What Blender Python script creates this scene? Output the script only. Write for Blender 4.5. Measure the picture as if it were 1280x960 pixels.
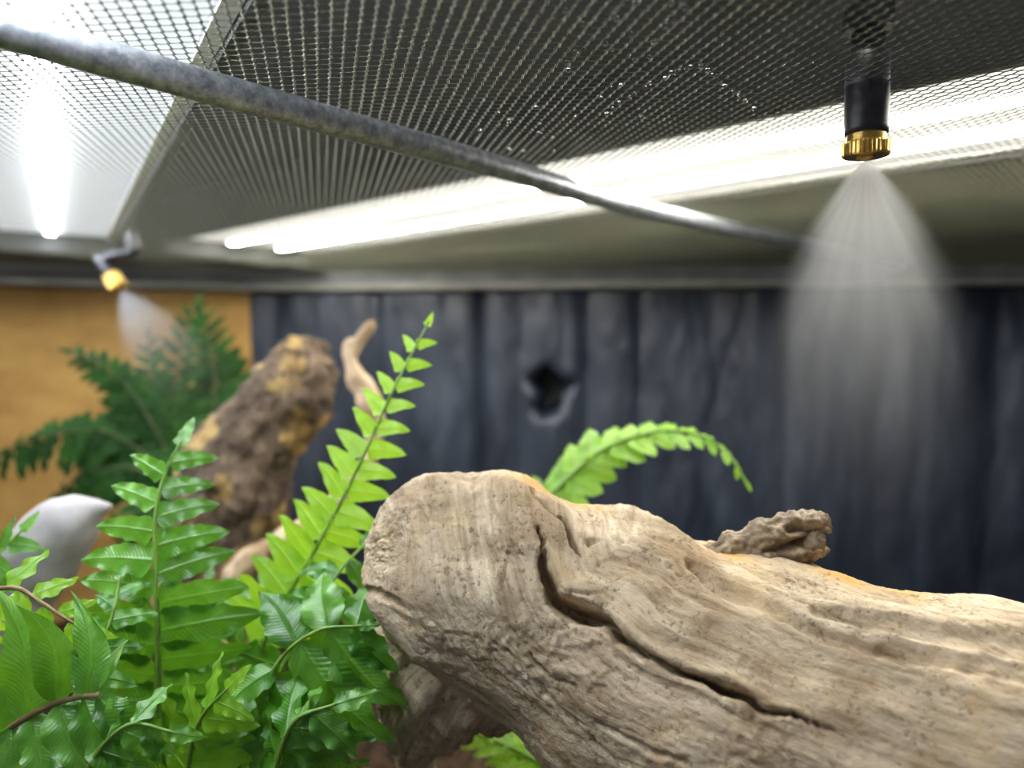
import bpy, math, random
import numpy as np
from mathutils import Vector, Matrix

for o in list(bpy.data.objects):
    bpy.data.objects.remove(o, do_unlink=True)
S = bpy.context.scene
C = S.collection

# ------------------------------------------------------------------ camera
F = 925.0
CAMH = 0.26
PITCH = math.atan(50 / F)
CAM = np.array([0.0, 0.0, CAMH])
RIGHT = np.array([1.0, 0, 0])
UP = np.array([0, math.sin(PITCH), math.cos(PITCH)])
FWD = np.array([0, math.cos(PITCH), -math.sin(PITCH)])
cd = bpy.data.cameras.new('camera')
cam = bpy.data.objects.new('camera', cd)
C.objects.link(cam)
cam.location = CAM
cam.rotation_euler = (math.pi / 2 - PITCH, 0, 0)
cd.sensor_width = 36
cd.lens = 36 * F / 1280
cd.clip_start = 0.005
cd.clip_end = 50
cd.dof.use_dof = True
cd.dof.focus_distance = 0.194
cd.dof.aperture_fstop = cd.lens / 3.6      # about a 3.6 mm pupil
S.camera = cam

# ------------------------------------------------------------------ world, exposure
w = bpy.data.worlds.new('room')
S.world = w
w.use_nodes = True
w.node_tree.nodes['Background'].inputs[0].default_value = (0.80, 0.88, 1.0, 1)
w.node_tree.nodes['Background'].inputs[1].default_value = 0.15
S.view_settings.view_transform = 'Standard'
S.view_settings.look = 'None'
S.view_settings.gamma = 1
S.view_settings.use_curve_mapping = False
S.view_settings.exposure = 0.30
LED_COOL = 0.70       # milky diffuser sheet
LED_WARM = 0.90
STRIP_COOL = 100.0     # LED strips behind the sheet's slots
STRIP_WARM = 90.0
# added unseen lamp to brighten the scene, high above and left of the enclosure
la = bpy.data.lights.new('added_top_lamp', 'AREA')
la.shape = 'RECTANGLE'
la.size, la.size_y = 0.9, 0.35
la.energy = 26
la.color = (1.0, 0.965, 0.90)
lo = bpy.data.objects.new('added_top_lamp', la)
C.objects.link(lo)
lo.location = (-0.45, -0.25, 2.1)
lo.rotation_euler = Vector((0.45, 0.55, -1.85)).to_track_quat('-Z', 'Y').to_euler()

LID = CAMH + 0.0703


def P(px, py, Z):
    return CAM + Z * (FWD + RIGHT * ((px - 640) / F) + UP * ((480 - py) / F))


def on_plane(px, py, z):
    d = FWD + RIGHT * ((px - 640) / F) + UP * ((480 - py) / F)
    return CAM + d * ((z - CAMH) / d[2])


def project(p):
    d = p - CAM
    Z = d @ FWD
    return 640 + F * (d @ RIGHT) / Z, 480 - F * (d @ UP) / Z


# ------------------------------------------------------------------ helpers
def link(name, me, mat=None, parent=None, smooth=True):
    o = bpy.data.objects.new(name, me)
    C.objects.link(o)
    if mat is not None and not me.materials:
        me.materials.append(mat)
    if smooth and len(me.polygons):
        me.polygons.foreach_set('use_smooth', np.ones(len(me.polygons), dtype=bool))
    if parent is not None:
        o.parent = parent
    return o


def mesh(name, v, f, uv=None):
    me = bpy.data.meshes.new(name)
    me.from_pydata([tuple(map(float, q)) for q in v], [], f)
    if uv is not None:
        l = me.uv_layers.new(name='UVMap')
        idx = np.empty(len(me.loops), dtype=np.int32)
        me.loops.foreach_get('vertex_index', idx)
        l.data.foreach_set('uv', np.asarray(uv, dtype=np.float32)[idx].ravel())
    me.update()
    return me


def tag(o, label, cat, group=None):
    o['label'] = label
    o['category'] = cat
    if group:
        o['group'] = group
    return o


def empty(name, loc, label, cat, group=None):
    o = bpy.data.objects.new(name, None)
    C.objects.link(o)
    o.location = Vector(loc)
    o.empty_display_size = 0.01
    return tag(o, label, cat, group)


def boxdata(x0, x1, y0, y1, z0, z1):
    v = [(x, y, z) for z in (z0, z1) for y in (y0, y1) for x in (x0, x1)]
    f = [(0, 2, 3, 1), (4, 5, 7, 6), (0, 1, 5, 4), (2, 6, 7, 3), (0, 4, 6, 2), (1, 3, 7, 5)]
    return v, f


def box(name, b, mat, parent=None, bevel=0.0):
    me = mesh(name, *boxdata(*b))
    o = link(name, me, mat, parent, smooth=False)
    if bevel:
        m = o.modifiers.new('bevel', 'BEVEL')
        m.width = bevel
        m.segments = 2
    return o


def join(parts):
    V, Fc = [], []
    for v, f in parts:
        k = len(V)
        V += [tuple(q) for q in v]
        Fc += [tuple(i + k for i in q) for q in f]
    return V, Fc


def lathe(profile, n=32, cap=True):
    """profile: (radius, z) from one end to the other"""
    v, f = [], []
    for r, z in profile:
        for i in range(n):
            a = 2 * math.pi * i / n
            v.append((r * math.cos(a), r * math.sin(a), z))
    for k in range(len(profile) - 1):
        for i in range(n):
            j = (i + 1) % n
            f.append((k * n + i, k * n + j, (k + 1) * n + j, (k + 1) * n + i))
    if cap:
        f.append(tuple(range(n))[::-1])
        b = (len(profile) - 1) * n
        f.append(tuple(b + i for i in range(n)))
    if profile[-1][1] < profile[0][1]:      # drawn downwards: keep the faces outward
        f = [q[::-1] for q in f]
    return v, f


def spline(pts, n):
    """Catmull-Rom through the points (any dimension), about even in length"""
    p = np.asarray(pts, float)
    seg = np.linalg.norm(np.diff(p, axis=0), axis=1) + 1e-9
    t = np.concatenate([[0], np.cumsum(seg)])
    m = np.zeros_like(p)
    m[1:-1] = (p[2:] - p[:-2]) / (t[2:] - t[:-2])[:, None]
    m[0] = (p[1] - p[0]) / seg[0]
    m[-1] = (p[-1] - p[-2]) / seg[-1]
    q = np.linspace(0, t[-1], n)
    k = np.clip(np.searchsorted(t, q, side='right') - 1, 0, len(seg) - 1)
    h = seg[k]
    s = ((q - t[k]) / h)[:, None]
    h = h[:, None]
    return ((2 * s**3 - 3 * s**2 + 1) * p[k] + (s**3 - 2 * s**2 + s) * h * m[k]
            + (-2 * s**3 + 3 * s**2) * p[k + 1] + (s**3 - s**2) * h * m[k + 1])


def tube(path, radii, n=10):
    path = np.asarray(path, float)
    radii = np.broadcast_to(np.asarray(radii, float), (len(path),))
    T = np.gradient(path, axis=0)
    T /= np.linalg.norm(T, axis=1)[:, None]
    a = np.cross(T[0], [0, 0, 1.0])
    if np.linalg.norm(a) < 1e-3:
        a = np.cross(T[0], [1.0, 0, 0])
    v, f = [], []
    for i in range(len(path)):
        a = a - T[i] * (a @ T[i])
        a /= np.linalg.norm(a)
        b = np.cross(T[i], a)
        for k in range(n):
            an = 2 * math.pi * k / n
            v.append(path[i] + radii[i] * (a * math.cos(an) + b * math.sin(an)))
    for i in range(len(path) - 1):
        for k in range(n):
            j = (k + 1) % n
            f.append((i * n + k, i * n + j, (i + 1) * n + j, (i + 1) * n + k))
    f.append(tuple(range(n))[::-1])
    b0 = (len(path) - 1) * n
    f.append(tuple(b0 + k for k in range(n)))
    return v, f


def _hash(i, j, k, seed):
    n = (i * 374761393 + j * 668265263 + k * 2147483647 + seed * 974634541) & 0xffffffff
    n = ((n ^ (n >> 13)) * 1274126177) & 0xffffffff
    n = (n ^ (n >> 16)) & 0xffffffff
    return n.astype(np.float64) / 2147483648.0 - 1.0


def noise3(p, seed=0):
    p = np.asarray(p, float)
    i = np.floor(p).astype(np.int64)
    f = p - i
    s = f * f * f * (f * (f * 6 - 15) + 10)
    r = 0
    for dx in (0, 1):
        for dy in (0, 1):
            for dz in (0, 1):
                wgt = (s[:, 0] if dx else 1 - s[:, 0]) * (s[:, 1] if dy else 1 - s[:, 1]) * (s[:, 2] if dz else 1 - s[:, 2])
                r = r + wgt * _hash(i[:, 0] + dx, i[:, 1] + dy, i[:, 2] + dz, seed)
    return r


def fbm(p, oct=4, seed=0):
    r, a, q = 0, 1.0, np.asarray(p, float)
    for k in range(oct):
        r = r + a * noise3(q, seed + k)
        q = q * 2.03
        a *= 0.5
    return r


# ------------------------------------------------------------------ materials
class Mat:
    def __init__(self, name):
        self.m = bpy.data.materials.new(name)
        self.m.use_nodes = True
        self.t = self.m.node_tree
        self.b = self.t.nodes['Principled BSDF']
        self.out = self.t.nodes['Material Output']

    def n(self, kind, **kw):
        nd = self.t.nodes.new(kind)
        for k, val in kw.items():
            setattr(nd, k, val)
        return nd

    def l(self, a, b):
        self.t.links.new(a, b)

    def coord(self, which='Object', scale=(1, 1, 1)):
        c = self.n('ShaderNodeTexCoord')
        m = self.n('ShaderNodeMapping')
        m.inputs['Scale'].default_value = scale
        self.l(c.outputs[which], m.inputs['Vector'])
        return m.outputs[0]

    def noise(self, vec, scale, detail=4, rough=0.55, dist=0):
        t = self.n('ShaderNodeTexNoise')
        t.inputs['Scale'].default_value = scale
        t.inputs['Detail'].default_value = detail
        t.inputs['Roughness'].default_value = rough
        t.inputs['Distortion'].default_value = dist
        if vec is not None:
            self.l(vec, t.inputs['Vector'])
        return t.outputs['Fac']

    def ramp(self, fac, stops):
        r = self.n('ShaderNodeValToRGB')
        e = r.color_ramp.elements
        while len(e) < len(stops):
            e.new(0.5)
        for q, (p, c) in zip(e, stops):
            q.position = p
            q.color = (*c, 1) if len(c) == 3 else c
        self.l(fac, r.inputs[0])
        return r.outputs[0]

    def mix(self, fac, a, b, mode='MIX'):
        m = self.n('ShaderNodeMix', data_type='RGBA', blend_type=mode)
        for s, val in ((0, fac), (6, a), (7, b)):
            if hasattr(val, 'links') or hasattr(val, 'is_linked'):
                self.l(val, m.inputs[s])
            elif s == 0:
                m.inputs[0].default_value = val
            else:
                m.inputs[s].default_value = (*val, 1)
        return m.outputs[2]

    def math(self, op, a, b=None, c=None):
        m = self.n('ShaderNodeMath', operation=op)
        for k, val in enumerate((a, b, c)):
            if val is None:
                continue
            if isinstance(val, (int, float)):
                m.inputs[k].default_value = val
            else:
                self.l(val, m.inputs[k])
        return m.outputs[0]

    def bump(self, h, strength, dist, prev=None):
        b = self.n('ShaderNodeBump')
        b.inputs['Strength'].default_value = strength
        b.inputs['Distance'].default_value = dist
        self.l(h, b.inputs['Height'])
        if prev is not None:
            self.l(prev, b.inputs['Normal'])
        self.l(b.outputs[0], self.b.inputs['Normal'])
        return b.outputs[0]

    def set(self, **kw):
        names = {'rough': 'Roughness', 'metal': 'Metallic', 'spec': 'Specular IOR Level', 'coat': 'Coat Weight'}
        for k, val in kw.items():
            if k == 'col':
                if isinstance(val, tuple):
                    self.b.inputs['Base Color'].default_value = (*val, 1)
                else:
                    self.l(val, self.b.inputs['Base Color'])
            elif isinstance(val, (int, float)):
                self.b.inputs[names[k]].default_value = val
            else:
                self.l(val, self.b.inputs[names[k]])
        return self


def simple(name, c1, c2, scale, rough=0.5, metal=0.0, bump=0.0, bdist=0.0005):
    m = Mat(name)
    f = m.noise(m.coord(), scale, 5)
    m.set(col=m.ramp(f, [(0.3, c1), (0.7, c2)]), rough=rough, metal=metal)
    if bump:
        m.bump(f, bump, bdist)
    return m.m


def emit(name, col, strength):
    m = Mat(name)
    m.set(col=(0.45, 0.45, 0.45))
    m.b.inputs['Emission Color'].default_value = (*col, 1)
    m.b.inputs['Emission Strength'].default_value = strength
    return m.m


M = {}
# driftwood: weathered tan wood, grain runs along U
m = Mat('driftwood')
at = m.n('ShaderNodeAttribute', attribute_name='grain')


def grain(sc, dist):
    mp = m.n('ShaderNodeMapping')
    mp.inputs['Scale'].default_value = sc
    m.l(at.outputs['Vector'], mp.inputs['Vector'])
    return m.noise(mp.outputs[0], 1.0, 5, 0.62, dist)


g1 = grain((40, 330, 90), 0.7)
g2 = grain((160, 1300, 300), 0.3)
ob = m.coord('Object')
big = m.noise(ob, 28, 4, 0.6)
spk = m.noise(ob, 750, 3, 0.6)
base = m.ramp(g1, [(0.25, (0.20, 0.145, 0.085)), (0.40, (0.41, 0.325, 0.22)), (0.58, (0.58, 0.485, 0.355)), (0.8, (0.72, 0.63, 0.49))])
tint = m.ramp(big, [(0.33, (0.55, 0.46, 0.36)), (0.50, (0.95, 0.92, 0.88)), (0.68, (1.14, 1.13, 1.12))])
c = m.mix(1.0, base, tint, 'MULTIPLY')
orange_tint = m.ramp(m.noise(m.coord('Object', (1, 1, 1)), 55, 3, 0.6), [(0.56, (0, 0, 0)), (0.72, (1, 1, 1))])
c = m.mix(m.math('MULTIPLY', orange_tint, 0.32), c, (0.50, 0.32, 0.10))
spm = m.math('ADD', spk, m.math('MULTIPLY', m.math('SUBTRACT', m.noise(ob, 95, 3), 0.5), 0.5))
tint_at = m.n('ShaderNodeAttribute', attribute_name='orange_tint')
c = m.mix(tint_at.outputs['Fac'], c, (0.62, 0.34, 0.075))
dark = m.ramp(spm, [(0.30, (1, 1, 1)), (0.42, (0, 0, 0))])
c = m.mix(m.math('MULTIPLY', dark, 0.55), c, (0.10, 0.07, 0.045))
m.set(col=c, rough=0.82, spec=0.25)
b = m.bump(g2, 0.35, 0.0006)
b = m.bump(g1, 0.3, 0.0010, b)
m.bump(spm, 0.5, 0.0010, b)
M['driftwood'] = m.m

m = Mat('broken_wood')
f = m.noise(m.coord('Object', (1, 1, 1)), 160, 6, 0.7)
m.set(col=m.ramp(f, [(0.3, (0.05, 0.032, 0.018)), (0.5, (0.19, 0.13, 0.07)), (0.7, (0.48, 0.37, 0.24))]), rough=0.45)
m.bump(f, 0.7, 0.0012)
M['broken_wood'] = m.m

m = Mat('rough_bark')
f = m.noise(m.coord(), 70, 6, 0.7)
p = m.noise(m.coord(), 42, 3, 0.5)
c = m.ramp(f, [(0.3, (0.022, 0.014, 0.009)), (0.5, (0.10, 0.067, 0.042)), (0.7, (0.26, 0.185, 0.12))])
pf = m.ramp(p, [(0.54, (0, 0, 0)), (0.62, (1, 1, 1))])
c = m.mix(m.math('MULTIPLY', pf, 0.75), c, (0.46, 0.30, 0.10))
m.set(col=c, rough=0.9)
m.bump(f, 0.8, 0.002)
M['bark'] = m.m

M['pale_branch'] = simple('bleached_branch', (0.28, 0.255, 0.25), (0.40, 0.375, 0.37), 60, 0.6, 0, 0.2)
M['tan_branch'] = simple('tan_branch', (0.26, 0.15, 0.07), (0.66, 0.50, 0.33), 60, 0.7, 0, 0.3)

# back wall: moulded blue-black plastic
m = Mat('back_panel')
f = m.noise(m.coord('Object', (1, 1, 0.35)), 22, 5, 0.6)
f2 = m.noise(m.coord(), 260, 3)
m.set(col=m.ramp(f, [(0.3, (0.009, 0.013, 0.023)), (0.52, (0.021, 0.029, 0.048)), (0.74, (0.058, 0.071, 0.100))]), rough=0.42)
m.bump(f2, 0.3, 0.001)
M['back'] = m.m
m = Mat('tan_cork_panel')
f = m.noise(m.coord('Object', (1, 1, 2.5)), 16, 5, 0.6)
m.set(col=m.ramp(f, [(0.3, (0.36, 0.19, 0.045)), (0.6, (0.53, 0.315, 0.09)), (0.8, (0.62, 0.39, 0.13))]), rough=0.75)
m.bump(m.noise(m.coord(), 140, 4), 0.3, 0.001)
M['tan'] = m.m
M['soil'] = simple('dark_soil', (0.012, 0.008, 0.005), (0.07, 0.045, 0.028), 120, 0.95, 0, 0.8, 0.004)

M['soil'].node_tree.nodes['Principled BSDF'].inputs['Specular IOR Level'].default_value = 0.05

m = Mat('expanded_steel')
f = m.noise(m.coord(), 900, 2)
m.set(col=m.ramp(f, [(0.3, (0.062, 0.065, 0.040)), (0.7, (0.135, 0.138, 0.085))]), rough=0.5, metal=0.35)
M['mesh'] = m.m
m = Mat('galvanised_rod')
f = m.noise(m.coord(), 330, 4, 0.7)
m.set(col=m.ramp(f, [(0.35, (0.22, 0.24, 0.27)), (0.6, (0.50, 0.53, 0.57)), (0.75, (0.72, 0.74, 0.76))]), rough=0.42, metal=0.6)
m.bump(f, 0.4, 0.0006)
M['rod'] = m.m
M['rail'] = simple('dark_aluminium', (0.10, 0.105, 0.11), (0.16, 0.165, 0.165), 40, 0.45, 0.4)
M['lip'] = simple('bare_aluminium', (0.20, 0.20, 0.175), (0.30, 0.30, 0.26), 50, 0.45, 0.5)
M['black'] = simple('black_rubber', (0.010, 0.010, 0.014), (0.026, 0.026, 0.034), 300, 0.36, 0, 0.1)
M['housing'] = simple('black_housing', (0.012, 0.012, 0.014), (0.025, 0.025, 0.028), 80, 0.5)
M['brass'] = simple('brass', (0.62, 0.38, 0.085), (0.83, 0.56, 0.17), 500, 0.28, 0.95)
M['hose'] = simple('blue_hose', (0.02, 0.03, 0.10), (0.035, 0.05, 0.17), 200, 0.3)
M['reflector'] = simple('white_reflector', (0.78, 0.78, 0.76), (0.84, 0.84, 0.82), 30, 0.5)
M['cool'] = emit('cool_led_diffuser', (0.86, 0.92, 1.0), LED_COOL)
M['warm'] = emit('warm_led_diffuser', (1.0, 0.985, 0.90), LED_WARM)
M['cool_strip'] = emit('cool_led_strip', (0.86, 0.92, 1.0), STRIP_COOL)
M['warm_strip'] = emit('warm_led_strip', (1.0, 0.97, 0.87), STRIP_WARM)
M['shelf'] = simple('dark_board', (0.010, 0.010, 0.009), (0.02, 0.019, 0.016), 12, 0.7)

m = Mat('water')
m.set(col=(1, 1, 1), rough=0.03)
m.b.inputs['Transmission Weight'].default_value = 1.0
m.b.inputs['IOR'].default_value = 1.33
f = m.noise(m.coord(), 300, 2)
m.bump(f, 0.05, 0.0002)
M['water'] = m.m


def leaf_mat(name, dark, mid, light, trans, rough=0.27, tr_w=0.38, vein=1.0, spec=0.75):
    m = Mat(name)
    tc = m.n('ShaderNodeTexCoord')
    sx = m.n('ShaderNodeSeparateXYZ')
    m.l(tc.outputs['UV'], sx.inputs[0])
    t, s = sx.outputs[0], m.math('ABSOLUTE', m.math('SUBTRACT', sx.outputs[1], 0.5))
    herring = m.math('SINE', m.math('MULTIPLY', m.math('SUBTRACT', t, m.math('MULTIPLY', s, 0.28)), 135.0))
    mid_rib = m.math('SUBTRACT', 1.0, m.math('SMOOTH_MIN', m.math('MULTIPLY', s, 16.0), 1.0, 0.2))
    inf = m.n('ShaderNodeObjectInfo')
    f = m.noise(m.coord('Object'), 2.6, 4, 0.6)
    ff = m.math('ADD', m.math('MULTIPLY', f, 0.75), m.math('MULTIPLY', inf.outputs['Random'], 0.25))
    c = m.ramp(ff, [(0.3, dark), (0.5, mid), (0.72, light)])
    c = m.mix(m.math('MULTIPLY', m.math('MAXIMUM', mid_rib, 0.0), 0.35), c, light)
    m.set(col=c, rough=rough, spec=spec)
    b = m.bump(herring, 0.18 * vein, 0.0007)
    m.bump(mid_rib, 0.5, 0.0008, b)
    tr = m.n('ShaderNodeBsdfTranslucent')
    tr.inputs['Color'].default_value = (*trans, 1)
    mx = m.n('ShaderNodeMixShader')
    mx.inputs[0].default_value = tr_w
    m.l(m.b.outputs[0], mx.inputs[1])
    m.l(tr.outputs[0], mx.inputs[2])
    m.l(mx.outputs[0], m.out.inputs[0])
    return m.m


M['leaf'] = leaf_mat('fern_leaf', (0.020, 0.095, 0.008), (0.060, 0.225, 0.016), (0.19, 0.44, 0.065), (0.22, 0.52, 0.02), 0.30, 0.24)
M['leaf_bright'] = leaf_mat('young_fern_leaf', (0.13, 0.34, 0.012), (0.23, 0.49, 0.022), (0.36, 0.64, 0.06), (0.45, 0.75, 0.03), 0.4, 0.45)
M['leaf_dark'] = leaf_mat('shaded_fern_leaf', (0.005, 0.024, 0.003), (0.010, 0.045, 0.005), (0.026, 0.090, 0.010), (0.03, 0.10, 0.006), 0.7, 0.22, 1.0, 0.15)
M['leaf_dry'] = leaf_mat('dry_leaf', (0.22, 0.11, 0.04), (0.42, 0.25, 0.10), (0.60, 0.42, 0.21), (0.4, 0.22, 0.07), 0.7, 0.2)
M['stem_green'] = simple('green_stem', (0.11, 0.26, 0.025), (0.22, 0.36, 0.06), 90, 0.5)
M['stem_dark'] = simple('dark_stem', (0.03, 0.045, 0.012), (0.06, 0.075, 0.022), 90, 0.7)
M['stem_brown'] = simple('brown_stem', (0.14, 0.085, 0.035), (0.27, 0.19, 0.085), 120, 0.55)

# ------------------------------------------------------------------ the setting
CB = np.array([-0.262, 0.745])      # corner between tan panel and dark back wall
BR = np.array([0.60, 0.655])
LL = np.array([-0.62, 0.61])
FRONT = -0.10
TOPZ = LID + 0.002


def struct(name, o):
    o['kind'] = 'structure'
    return o


def wall_slab(name, a, b, z0, z1, th, mat):
    """slab whose inner face runs a->b (inside on the right of a->b seen from above is room)"""
    d = (b - a) / np.linalg.norm(b - a)
    nrm = np.array([-d[1], d[0]])
    q = [a, b, b + nrm * th, a + nrm * th]
    v = [(p[0], p[1], z) for z in (z0, z1) for p in q]
    f = [(3, 2, 1, 0), (4, 5, 6, 7), (0, 1, 5, 4), (1, 2, 6, 5), (2, 3, 7, 6), (3, 0, 4, 7)]
    return struct(name, link(name, mesh(name, v, f), mat, smooth=False))


# soil floor with relief
nx, ny = 120, 90
gx, gy = np.meshgrid(np.linspace(-0.62, 0.60, nx), np.linspace(FRONT, 0.76, ny))
fp = np.stack([gx.ravel(), gy.ravel(), np.zeros(nx * ny)], 1)
fp[:, 2] = 0.006 * fbm(fp * 25, 4, 3) - 0.004
ff = [(j * nx + i, j * nx + i + 1, (j + 1) * nx + i + 1, (j + 1) * nx + i) for j in range(ny - 1) for i in range(nx - 1)]
struct('floor', link('floor', mesh('floor', fp, ff), M['soil']))

# dark back wall with vertical folds and a drilled hole, 8 mm thick relief in front of a slab
BD = (BR - CB) / np.linalg.norm(BR - CB)
BN = np.array([BD[1], -BD[0]])          # towards the room
BLEN = np.linalg.norm(BR - CB)
nu, nv = 460, 170
su, sz = np.meshgrid(np.linspace(0, BLEN, nu), np.linspace(-0.005, LID - 0.018, nv))
su, sz = su.ravel(), sz.ravel()


def back_point(px, py):
    d = FWD + RIGHT * ((px - 640) / F) + UP * ((480 - py) / F)
    n3 = np.array([BN[0], BN[1], 0])
    k = ((np.array([*CB, 0]) - CAM) @ n3) / (d @ n3)
    p = CAM + d * k
    return (p[:2] - CB) @ BD, p[2]


wob = 0.006 * noise3(np.stack([sz * 9, su * 0 + 1.5, su * 3], 1), 5)
rel = np.zeros_like(su)
for px, wd, dp in ((345, 16, .006), (470, 14, .006), (560, 20, .005), (600, 12, .009), (655, 14, .004), (735, 17, .009), (800, 12, .004), (895, 26, .004), (985, 15, .006), (1105, 24, .006), (1245, 26, .010), (1150, 14, .003)):
    u0, _ = back_point(px, 500)
    rel -= dp * np.exp(-((su + wob - u0) / (wd / F * 0.7)) ** 2)
rel += 0.004 * noise3(np.stack([su * 16, sz * 3, su * 0], 1), 9) + 0.0015 * fbm(np.stack([su * 60, sz * 18, su * 0], 1), 3, 2)
hu, hz = back_point(688, 488)
ang = np.arctan2(sz - hz, su - hu)
hr = np.hypot((su - hu) * 1.08, (sz - hz) * 0.75) / (0.0185 * (1 + 0.14 * np.sin(3 * ang + 0.6) + 0.08 * np.sin(5 * ang)))
rel -= 0.075 * (1 / (1 + np.exp(np.clip((hr - 1.08) * 34, -50, 50))))
pts = np.concatenate([CB[None] + su[:, None] * BD + (rel - 0.003)[:, None] * BN, sz[:, None]], 1)
bf = [(j * nu + i, j * nu + i + 1, (j + 1) * nu + i + 1, (j + 1) * nu + i) for j in range(nv - 1) for i in range(nu - 1)]
wb = struct('wall_back', link('wall_back', mesh('wall_back', pts, bf), M['back']))
sl = wb.modifiers.new('thickness', 'SOLIDIFY')
sl.thickness = 0.006
sl.offset = -1 if False else 1

wall_slab('wall_left', LL, CB, -0.01, LID - 0.019, 0.012, M['tan'])
wall_slab('wall_side_left', np.array([LL[0], FRONT]), LL, -0.01, LID - 0.019, 0.012, M['tan'])
wall_slab('wall_right', BR, np.array([BR[0], FRONT]), -0.01, LID - 0.019, 0.012, M['back'])

# ------------------------------------------------------------------ screen lid
lid = empty('screen_lid', (0, 0.3, LID), 'expanded metal screen lid with grey frame covering the whole enclosure', 'lid')
NOZ = on_plane(1084, 105, LID)
NOZ2 = P(166, 309, 0.0)  # placeholder, set below
NOZ2 = on_plane(166, 308, LID)

side = 0.00335
av = np.array([-0.26, 1.0]); av = av / np.linalg.norm(av) * side
bv = np.array([1.0, -0.17]); bv = bv / np.linalg.norm(bv) * side
R = 400
ii, jj = np.meshgrid(np.arange(-R, R), np.arange(-R, R))
nodes = ii.ravel()[:, None] * av + jj.ravel()[:, None] * bv + np.array([0, 0.33])
poly = [np.array([LL[0], 0.0]), LL, CB, BR, np.array([BR[0], 0.0])]
ins = np.ones(len(nodes), bool)
for k in range(len(poly)):
    a, b2 = poly[k], poly[(k + 1) % len(poly)]
    e = b2 - a
    ins &= (e[0] * (nodes[:, 1] - a[1]) - e[1] * (nodes[:, 0] - a[0])) < -0.008 * np.linalg.norm(e)
for c0, r0 in ((NOZ, 0.0072), (NOZ2, 0.0072)):
    ins &= np.hypot(nodes[:, 0] - c0[0], nodes[:, 1] - c0[1]) > r0
nd = nodes[ins]
lw = (av - bv) / np.linalg.norm(av - bv)
bond = 0.00045
Lp, Rp = nd - lw * bond, nd + lw * bond
starts = np.concatenate([Rp, Lp, Lp])
ends = np.concatenate([Rp + av - 2 * lw * bond, Lp + bv + 2 * lw * bond, Rp])
wid = np.concatenate([np.full(len(nd), 0.00032), np.full(len(nd), 0.00032), np.full(len(nd), 0.00042)])
dirs = ends - starts
dirs /= np.linalg.norm(dirs, axis=1)[:, None]
per = np.stack([-dirs[:, 1], dirs[:, 0]], 1) * wid[:, None]


def sag(p):
    x, y = p[:, 0], p[:, 1]
    return 0.0010 * np.sin(x * 19 + y * 7) * np.sin(y * 13 + 0.6) - 0.0006


zs, ze = sag(starts), sag(ends)
th = 0.00022
n = len(starts)
V = np.empty((n, 6, 3))
for k, (base_p, zz) in enumerate(((starts, zs), (ends, ze))):
    V[:, k * 3 + 0, :2] = base_p + per; V[:, k * 3 + 0, 2] = zz + th
    V[:, k * 3 + 1, :2] = base_p - per; V[:, k * 3 + 1, 2] = zz + th * 0.6
    V[:, k * 3 + 2, :2] = base_p - per * 0.3; V[:, k * 3 + 2, 2] = zz
V = V.reshape(-1, 3)
V[:, 1] -= 0.3
b0 = (np.arange(n) * 6)[:, None]
Q = np.concatenate([b0 + np.array([0, 1, 4, 3]), b0 + np.array([1, 2, 5, 4]), b0 + np.array([2, 0, 3, 5])], 1).reshape(-1, 4)
me = bpy.data.meshes.new('mesh_screen')
me.vertices.add(len(V)); me.vertices.foreach_set('co', V.ravel().astype(np.float32))
me.loops.add(Q.size); me.loops.foreach_set('vertex_index', Q.ravel().astype(np.int32))
me.polygons.add(len(Q)); me.polygons.foreach_set('loop_start', (np.arange(len(Q)) * 4).astype(np.int32))
me.update(calc_edges=True)
scr = link('mesh_screen', me, M['mesh'], lid, smooth=False)
scr['kind'] = 'stuff'


def rail(name, a, b, z0, z1, inward, mat, depth0=0.0):
    d = (b - a) / np.linalg.norm(b - a)
    nrm = np.array([d[1], -d[0]])
    q = [a + nrm * depth0, b + nrm * depth0, b + nrm * inward, a + nrm * inward]
    v = [(p[0], p[1] - 0.3, z - LID) for z in (z0, z1) for p in q]
    f = [(0, 1, 2, 3), (7, 6, 5, 4), (4, 5, 1, 0), (5, 6, 2, 1), (6, 7, 3, 2), (7, 4, 0, 3)]
    o = link(name, mesh(name, v, f), mat, lid, smooth=False)
    bm = o.modifiers.new('bevel', 'BEVEL'); bm.width = 0.001; bm.segments = 2
    return o


FL = np.array([LL[0], 0.0]); FR = np.array([BR[0], 0.0])
for a, b2 in ((LL, CB), (CB, BR), (BR, FR), (FL, LL), (FR, FL)):
    rail('frame_rail', a, b2, LID - 0.013, LID + 0.0006, 0.011, M['rail'])
    r = rail('frame_lip', a, b2, LID - 0.018, LID - 0.013, 0.014, M['lip'])

# round cross bar under the mesh
barz = LID - 0.0053
bp = [on_plane(0, 36, barz), on_plane(330, 128, barz), on_plane(610, 205, barz), on_plane(790, 258, barz), on_plane(1005, 305, barz)]
d0 = bp[0] - bp[1]; d0 /= np.linalg.norm(d0)
d1 = bp[4] - bp[3]; d1 /= np.linalg.norm(d1)
bp = [np.array([bp[0][0] + d0[0] * bp[0][1] / -d0[1], 0.006, barz])] + bp
kk = 0.62 - bp[-1][1]
bp.append(bp[-1] + d1 * kk / d1[1])
bpath = spline([p - np.array([0, 0.3, LID]) for p in bp], 90)
bpath[:, 2] = barz - LID
v, f = tube(bpath, 0.0041, 16)
v = np.array(v)
v += 0.00022 * noise3(v * 420, 4)[:, None] * (v - np.repeat(bpath, 16, 0)) / 0.0033
link('cross_bar', mesh('cross_bar', v, f), M['rod'], lid)

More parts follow.
